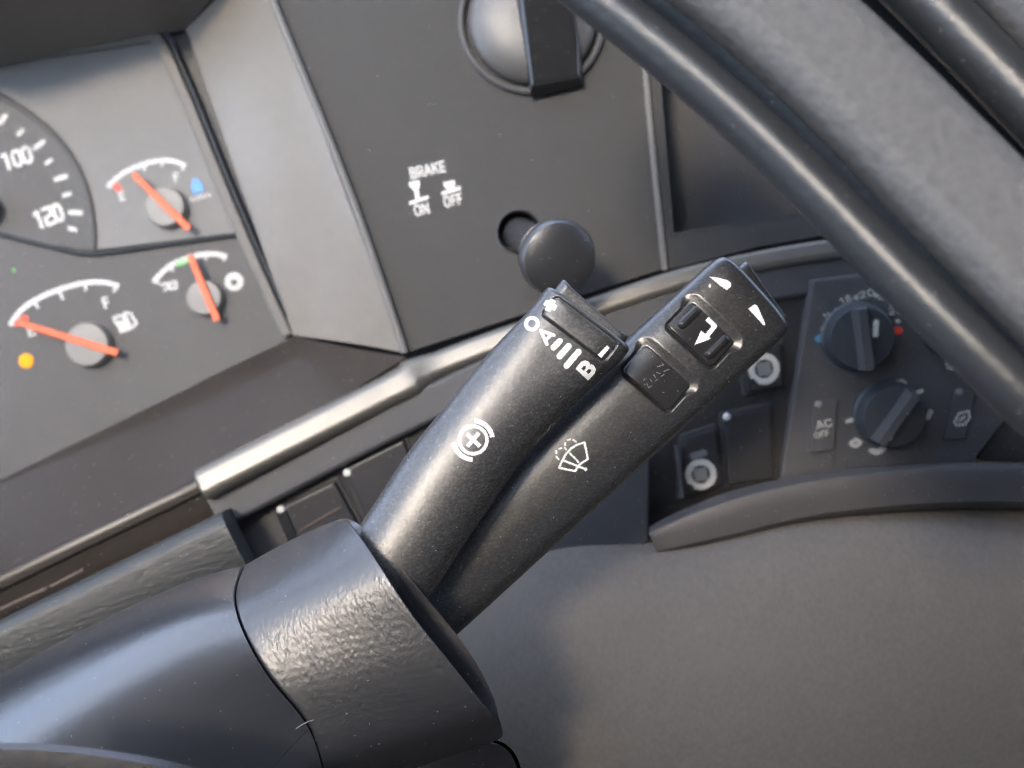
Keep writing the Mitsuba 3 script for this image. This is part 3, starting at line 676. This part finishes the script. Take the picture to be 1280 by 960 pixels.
icon(F1, strokes([line_z(F1, zb, [(405, 390), (600, 575)]), line_z(F1, zb, [(585, 372), (408, 578)])], .0013, 'flat'), b1, 'print_white', S1, 'symbol_cross')
icon(F1, strokes([arc_(290, -88, -8)], .0015, 'flat'), b1, 'print_white', S1, 'symbol_arc')
icon(F1, strokes([arc_(292, 92, 172)], .0015, 'flat'), b1, 'print_white', S1, 'symbol_arc')

# right stalk
S2 = thing('wiper_stalk', 'right black stalk with two square buttons and a wiper symbol, lying behind the lettered one', 'control stalk')
a2 = at(937, 374, .354) - at(580, 701, .348)
F2 = Frame(at(757, 540, .351), A([0., 0, 1]) - a2 * (a2[2] / (a2 @ a2)), a2)
xt2 = F2.loc(954, 359)[0]; X2 = F2.loc(520, 760)[0] - .02
st2 = Stalk(F2, [X2, -.06, 0, .03, xt2 - .010, xt2 - .004, xt2 - .0015, xt2], [.0176, .0178, .0180, .0181, .0181, .0178, .0170, .0152], [.0095, .0095, .0092, .0090, .0086, .0083, .0080, .0076], [2.2, 2.3, 2.5, 2.9, 3.4, 3.6, 3.6, 3.4])
z6 = lambda x, y: (680 + x * .375, 300 + y * .375)
def btn_place(px):
    q = line_z(F2, z6, px); c = q.mean(0)
    e = (q[2] - q[1] + q[3] - q[0]) / 2
    return c, math.atan2(e[1], e[0]) + math.pi / 2, np.linalg.norm(q[1] - q[0]) / 2, np.linalg.norm(q[2] - q[1]) / 2
arrow_b = btn_place([(412, 285), (500, 205), (645, 340), (550, 422)]); blank_b = btn_place([(258, 432), (345, 350), (500, 482), (405, 571)])
def cut_for(b, depth=.0011, reach=.0028):
    c, ang, hx, hy = b
    ux = A([math.cos(ang), math.sin(ang)])
    def f(x, y):
        sd = sd_rrect(x, y, c, ang, hx + .0003, hy + .0003, .0016)
        side = ((x - c[0]) * ux[0] + (y - c[1]) * ux[1]) / hx           # +1 at the tip side: a broad chamfer there
        w = .0009 + (reach - .0009) * sstep(.2, 1.0, np.sign(ux[0]) * side)
        return depth * np.clip((w - sd) / w, 0, 1) ** .9
    return f
st2.hh_max = max(st2.hh)
st2.cuts = [cut_for(arrow_b), cut_for(blank_b)]
add('handle', st2.body(nx=420, m=300, tip=.0022), 'paddle_plastic', S2, 40, label='matt black paddle handle')
s2 = lambda x, y: st2.surf(x, y)
def button(b, name, label, h):
    c, ang, hx, hy = b
    return add(name, F2.mesh(pad(hx, hy, .0016, h, .0005, s2, c, ang, deep=.0016)), 'gloss_plastic', S2, 40, label=label)
AB = button(arrow_b, 'button', 'square button with a bent white arrow between two ridges', .0004)
BB = button(blank_b, 'button', 'square button with worn-off print', .0004)
ah = lambda x, y: st2.surf(x, y) + .0004
for p, q in (((462, 280), (508, 236)), ((553, 380), (602, 332))):
    l = line_z(F2, z6, [p, q]); tt = np.linspace(0, 1, 8)[:, None]; l = l[0] * (1 - tt) + l[1] * tt
    path = np.column_stack([l, ah(l[:, 0], l[:, 1])])
    # a rounded ridge with ball ends
    ms = [manifold(trimesh.Trimesh(*(lambda s: (s.vertices * .0017 + p_, s.faces))(trimesh.creation.icosphere(3)))) for p_ in (path[0], path[-1])]
    rg = m3.Manifold.batch_hull(ms) if hasattr(m3.Manifold, 'batch_hull') else m3.Manifold.hull_points(np.vstack([x.to_mesh().vert_properties[:, :3] for x in ms]))
    mm = rg.to_mesh(); add('ridge', F2.mesh(trimesh.Trimesh(mm.vert_properties[:, :3], mm.tri_verts, process=False)), 'gloss_plastic', AB, 60)
zr = lambda x, y: (770 + x * 230 / 1004, 310 + y * 220 / 960)
arrow = strokes([line_z(F2, zr, [(497, 385), (540, 425), (495, 480)])], .0016, 'flat').union(poly_z(F2, zr, [(430, 528), (465, 450), (520, 495)]))
icon(F2, arrow, ah, 'print_worn', AB, 'arrow_symbol')
bh = lambda x, y: st2.surf(x, y) + .0004
worn = strokes([line_z(F2, zr, p) for p in ([(170, 740), (178, 762), (195, 752)], [(205, 690), (216, 706)], [(222, 680), (240, 684)], [(226, 648), (250, 640)], [(262, 672), (290, 662)], [(246, 700), (262, 690)], [(186, 716), (196, 728)], [(150, 722), (158, 712)], [(214, 726), (226, 716)], [(252, 628), (258, 640)])], .0003)
icon(F2, worn, bh, 'print_dim', BB, 'worn_print')
icon(F2, poly_z(F2, zr, [(517, 150), (560, 158), (612, 172), (634, 190), (628, 212), (608, 228), (575, 205)]), s2, 'print_worn', S2, 'triangle_symbol')
icon(F2, poly_z(F2, zr, [(512, 202), (520, 190), (524, 204), (518, 216)]), s2, 'print_worn', S2, 'print_flake')
icon(F2, poly_z(F2, zr, [(725, 330), (760, 305), (774, 310), (820, 412), (812, 422)]), s2, 'print_worn', S2, 'triangle_symbol')
zw = lambda x, y: (680 + x / 12, 530 + y / 12)
wip = strokes([np.vstack([line_z(F2, zw, [(225, 655), (270, 560), (330, 450), (410, 365), (500, 310), (605, 278), (635, 400), (658, 525), (560, 590), (510, 635), (470, 705), (350, 685), (225, 655)])]), line_z(F2, zw, [(290, 545), (400, 590), (500, 632), (630, 680)])], .00072)
wip = wip.union(Point(F2.loc(*zw(625, 680))).buffer(.0006))
dash = strokes([line_z(F2, zw, p) for p in ([(490, 540), (515, 575)], [(440, 490), (470, 520)], [(392, 440), (420, 475)], [(318, 360), (335, 385)], [(318, 285), (320, 318)], [(355, 242), (395, 232)], [(440, 235), (480, 268)], [(228, 372), (262, 362)], [(186, 408), (188, 440)], [(188, 490), (220, 530)])], .00066)
icon(F2, wip, s2, 'print_worn', S2, 'wiper_symbol'); icon(F2, dash, s2, 'print_worn', S2, 'washer_spray_symbol')
cap = []
for dx, k in ((-.010, 1.0), (-.0010, 1.0), (-.0003, .99), (0, .96)):
    cap.append([(xt2 + .0019 + dx + .0030 * (y / .025 + .5) - .0012 - .0014 * (1 - (y / .0125) ** 2), y * k - .002, z * k - .0105) for y, z in rrect(.0125, .0065, .003, 8)])
add('end_cap', F2.mesh(loft(cap)), 'paddle_plastic', S2, 40, label='end cap showing past the tip')

# ----------------------------------------------------------------- steering column
SC = thing('steering_column', 'dark plastic steering column shroud with textured collar at lower left', 'steering column')
def section(rows, n=96): return curve([at(*r) for r in rows], n, True)
rim = [(427, 649, .338), (437, 656, .326), (470, 702, .312), (512, 766, .308), (560, 827, .308), (604, 882, .311), (624, 906, .317), (622, 922, .335), (560, 860, .372), (485, 770, .382), (430, 690, .374), (418, 656, .360)]
seam = [(304, 709, .352), (296, 730, .335), (297, 764, .319), (314, 806, .312), (347, 857, .309), (386, 906, .309), (404, 958, .312), (412, 1000, .335), (360, 960, .385), (300, 850, .405), (290, 760, .392), (300, 716, .370)]
mid = [tuple(.5 * (A(a) + A(b))) for a, b in zip(rim, seam)]
mid[0] = (367, 674, .348); mid[1] = (366, 690, .335)
def tube_loft(secs, steps):
    secs = A([section(s) for s in secs]); t = np.linspace(0, 1, steps)
    cs = CubicSpline(np.linspace(0, 1, len(secs)), secs, axis=0)
    return cs(t)
rings = tube_loft([seam, mid, rim], 60)
ce = rings.mean(1, keepdims=True)
def shrink(r, k): return r.mean(0) + (r - r.mean(0)) * k
ax0 = rings[1].mean(0) - rings[0].mean(0); ax0 /= np.linalg.norm(ax0)
d0 = rings[-1].mean(0) - rings[-2].mean(0); d0 /= np.linalg.norm(d0)
outer = [shrink(rings[0], .955) - ax0 * .0001, shrink(rings[0], .985) + ax0 * .0000, shrink(rings[0], .996) + ax0 * .0004] + list(rings[1:-1]) + [shrink(rings[-1], .999) , shrink(rings[-1], .993) + d0 * .0004, shrink(rings[-1], .97) + d0 * .0003, shrink(rings[-1], .955) - d0 * .002, shrink(rings[-8], .93), shrink(rings[-20], .92)]
CO = add('collar', loft(outer, True, True), 'collar_plastic', SC, 40, label='grained black collar round the stalk bases')
add('scuff', sweep(curve([at(370, 911, .3075), at(381, 904, .3075), at(392, 900, .3078)], 8), circle(.00015, 6)), 'print_dim', CO, label='small pale scuff at the seam')
s2_ = [(150, 765, .366), (138, 790, .345), (142, 838, .328), (172, 902, .321), (214, 960, .319), (262, 1020, .320), (300, 1072, .324), (310, 1100, .35), (240, 1040, .41), (165, 930, .43), (138, 830, .42), (142, 778, .395)]
s3_ = [(-80, 893, .385), (-95, 925, .362), (-90, 985, .342), (-50, 1060, .333), (0, 1120, .330), (50, 1180, .331), (95, 1230, .336), (100, 1260, .37), (20, 1200, .43), (-60, 1080, .45), (-100, 980, .44), (-90, 910, .415)]
sh_r = tube_loft([s3_, s2_, seam], 90)
dx = sh_r[-1].mean(0) - sh_r[-2].mean(0); dx /= np.linalg.norm(dx)
sh_rings = list(sh_r[:-1]) + [shrink(sh_r[-1], .998) - dx * .0012, shrink(sh_r[-1], .99) - dx * .0006, shrink(sh_r[-1], .965) - dx * .0005]
shroud = manifold(loft(sh_rings))
q0, q1, q2 = at(397, 903, .300), at(370, 930, .300), at(330, 978, .30)
cut = m3.Manifold.hull_points(np.vstack([[p + A([0, 0, dz]) + off2 for dz in (.02, -.016) for off2 in (CR * .00022 + CU * .00018, -CR * .00022 - CU * .00018)] for p in (q0 + (q0 - q2) * .05, q2)]))
res = shroud - cut
if res.is_empty() or shroud.is_empty(): res = loft(sh_rings)
add('upper_shroud', res, 'shroud_plastic', SC, 40, label='smooth blue-grey shroud')
bulge = A([0, .3, .7, 1, 1, .55, .05, -.2, -.2, 0, 0, 0])
lowr = [[(p[0] + ox * (b_ if ox > 0 else 1), p[1] + oy * (b_ if ox > 0 else 1), max(p[2], .318) + .005) for p, b_ in zip(rim, bulge)] for ox, oy in ((-20, 10), (8, -3), (22, -10), (27, -12))]
lr = tube_loft(lowr, 20)
add('lower_collar', loft(list(lr[:-1]) + [shrink(lr[-1], .985), shrink(lr[-1], .95), shrink(lr[-1], .9) - d0 * .003]), 'shroud_plastic', SC, 40)
lower = tube_loft([[(380, 905, .345), (470, 900, .335), (560, 925, .335), (632, 930, .345), (645, 1010, .36), (560, 1060, .36), (420, 1040, .36), (370, 960, .36)], [(280, 1050, .345), (350, 1020, .335), (430, 1040, .335), (500, 1050, .345), (520, 1100, .36), (440, 1180, .36), (310, 1170, .36), (270, 1100, .36)]], 20)
add('lower_shroud', loft(lower), 'shroud_plastic', SC, 40)

# ----------------------------------------------------------------- steering wheel
W = thing('steering_wheel', 'dark grained steering wheel rim crossing the upper right corner', 'steering wheel')
line1 = [(560, -130, .262), (680, -42, .256), (790, 42, .25), (900, 133, .244), (1000, 228, .238), (1100, 330, .232), (1200, 430, .226), (1290, 516, .222), (1400, 612, .218)]
p1 = curve([at(*q) for q in line1], 80)
def along(k, dz): return curve([at(x + .707 * k, y - .707 * k, d + dz) for x, y, d in line1], 80)
add('inner_bead', sweep(along(7, 0), circle(.0059, 24, .0064)), 'wheel_smooth', W, 50, label='smooth rounded bead along the rim')
add('rim_core', sweep(along(175, .026), circle(.030, 28, .014)), 'wheel_smooth', W, 50)
add('grip_cover', sweep(along(135, -.002), rrect(.0130, .0090, .0065, 8)), 'wheel_leather', W, 50, label='grained grey leather grip')
add('outer_roll', sweep(along(272, .002), circle(.0068, 24, .007)), 'wheel_smooth', W, 50)
add('outer_cover', sweep(along(362, .002), circle(.0085, 24, .009)), 'wheel_leather', W, 50)
hb = curve([at(-80, 938, .262), at(40, 936, .262), at(140, 946, .262), at(240, 966, .263), at(330, 1000, .266)], 30)
add('spoke', sweep(hb, A([(.0012, -.0006), (0.0, .0008), (-.012, .002), (-.022, 0), (-.022, -.006), (-.004, -.005)]) * [-1, 1]), 'shroud_plastic', W, 40, label='edge of the lower spoke')
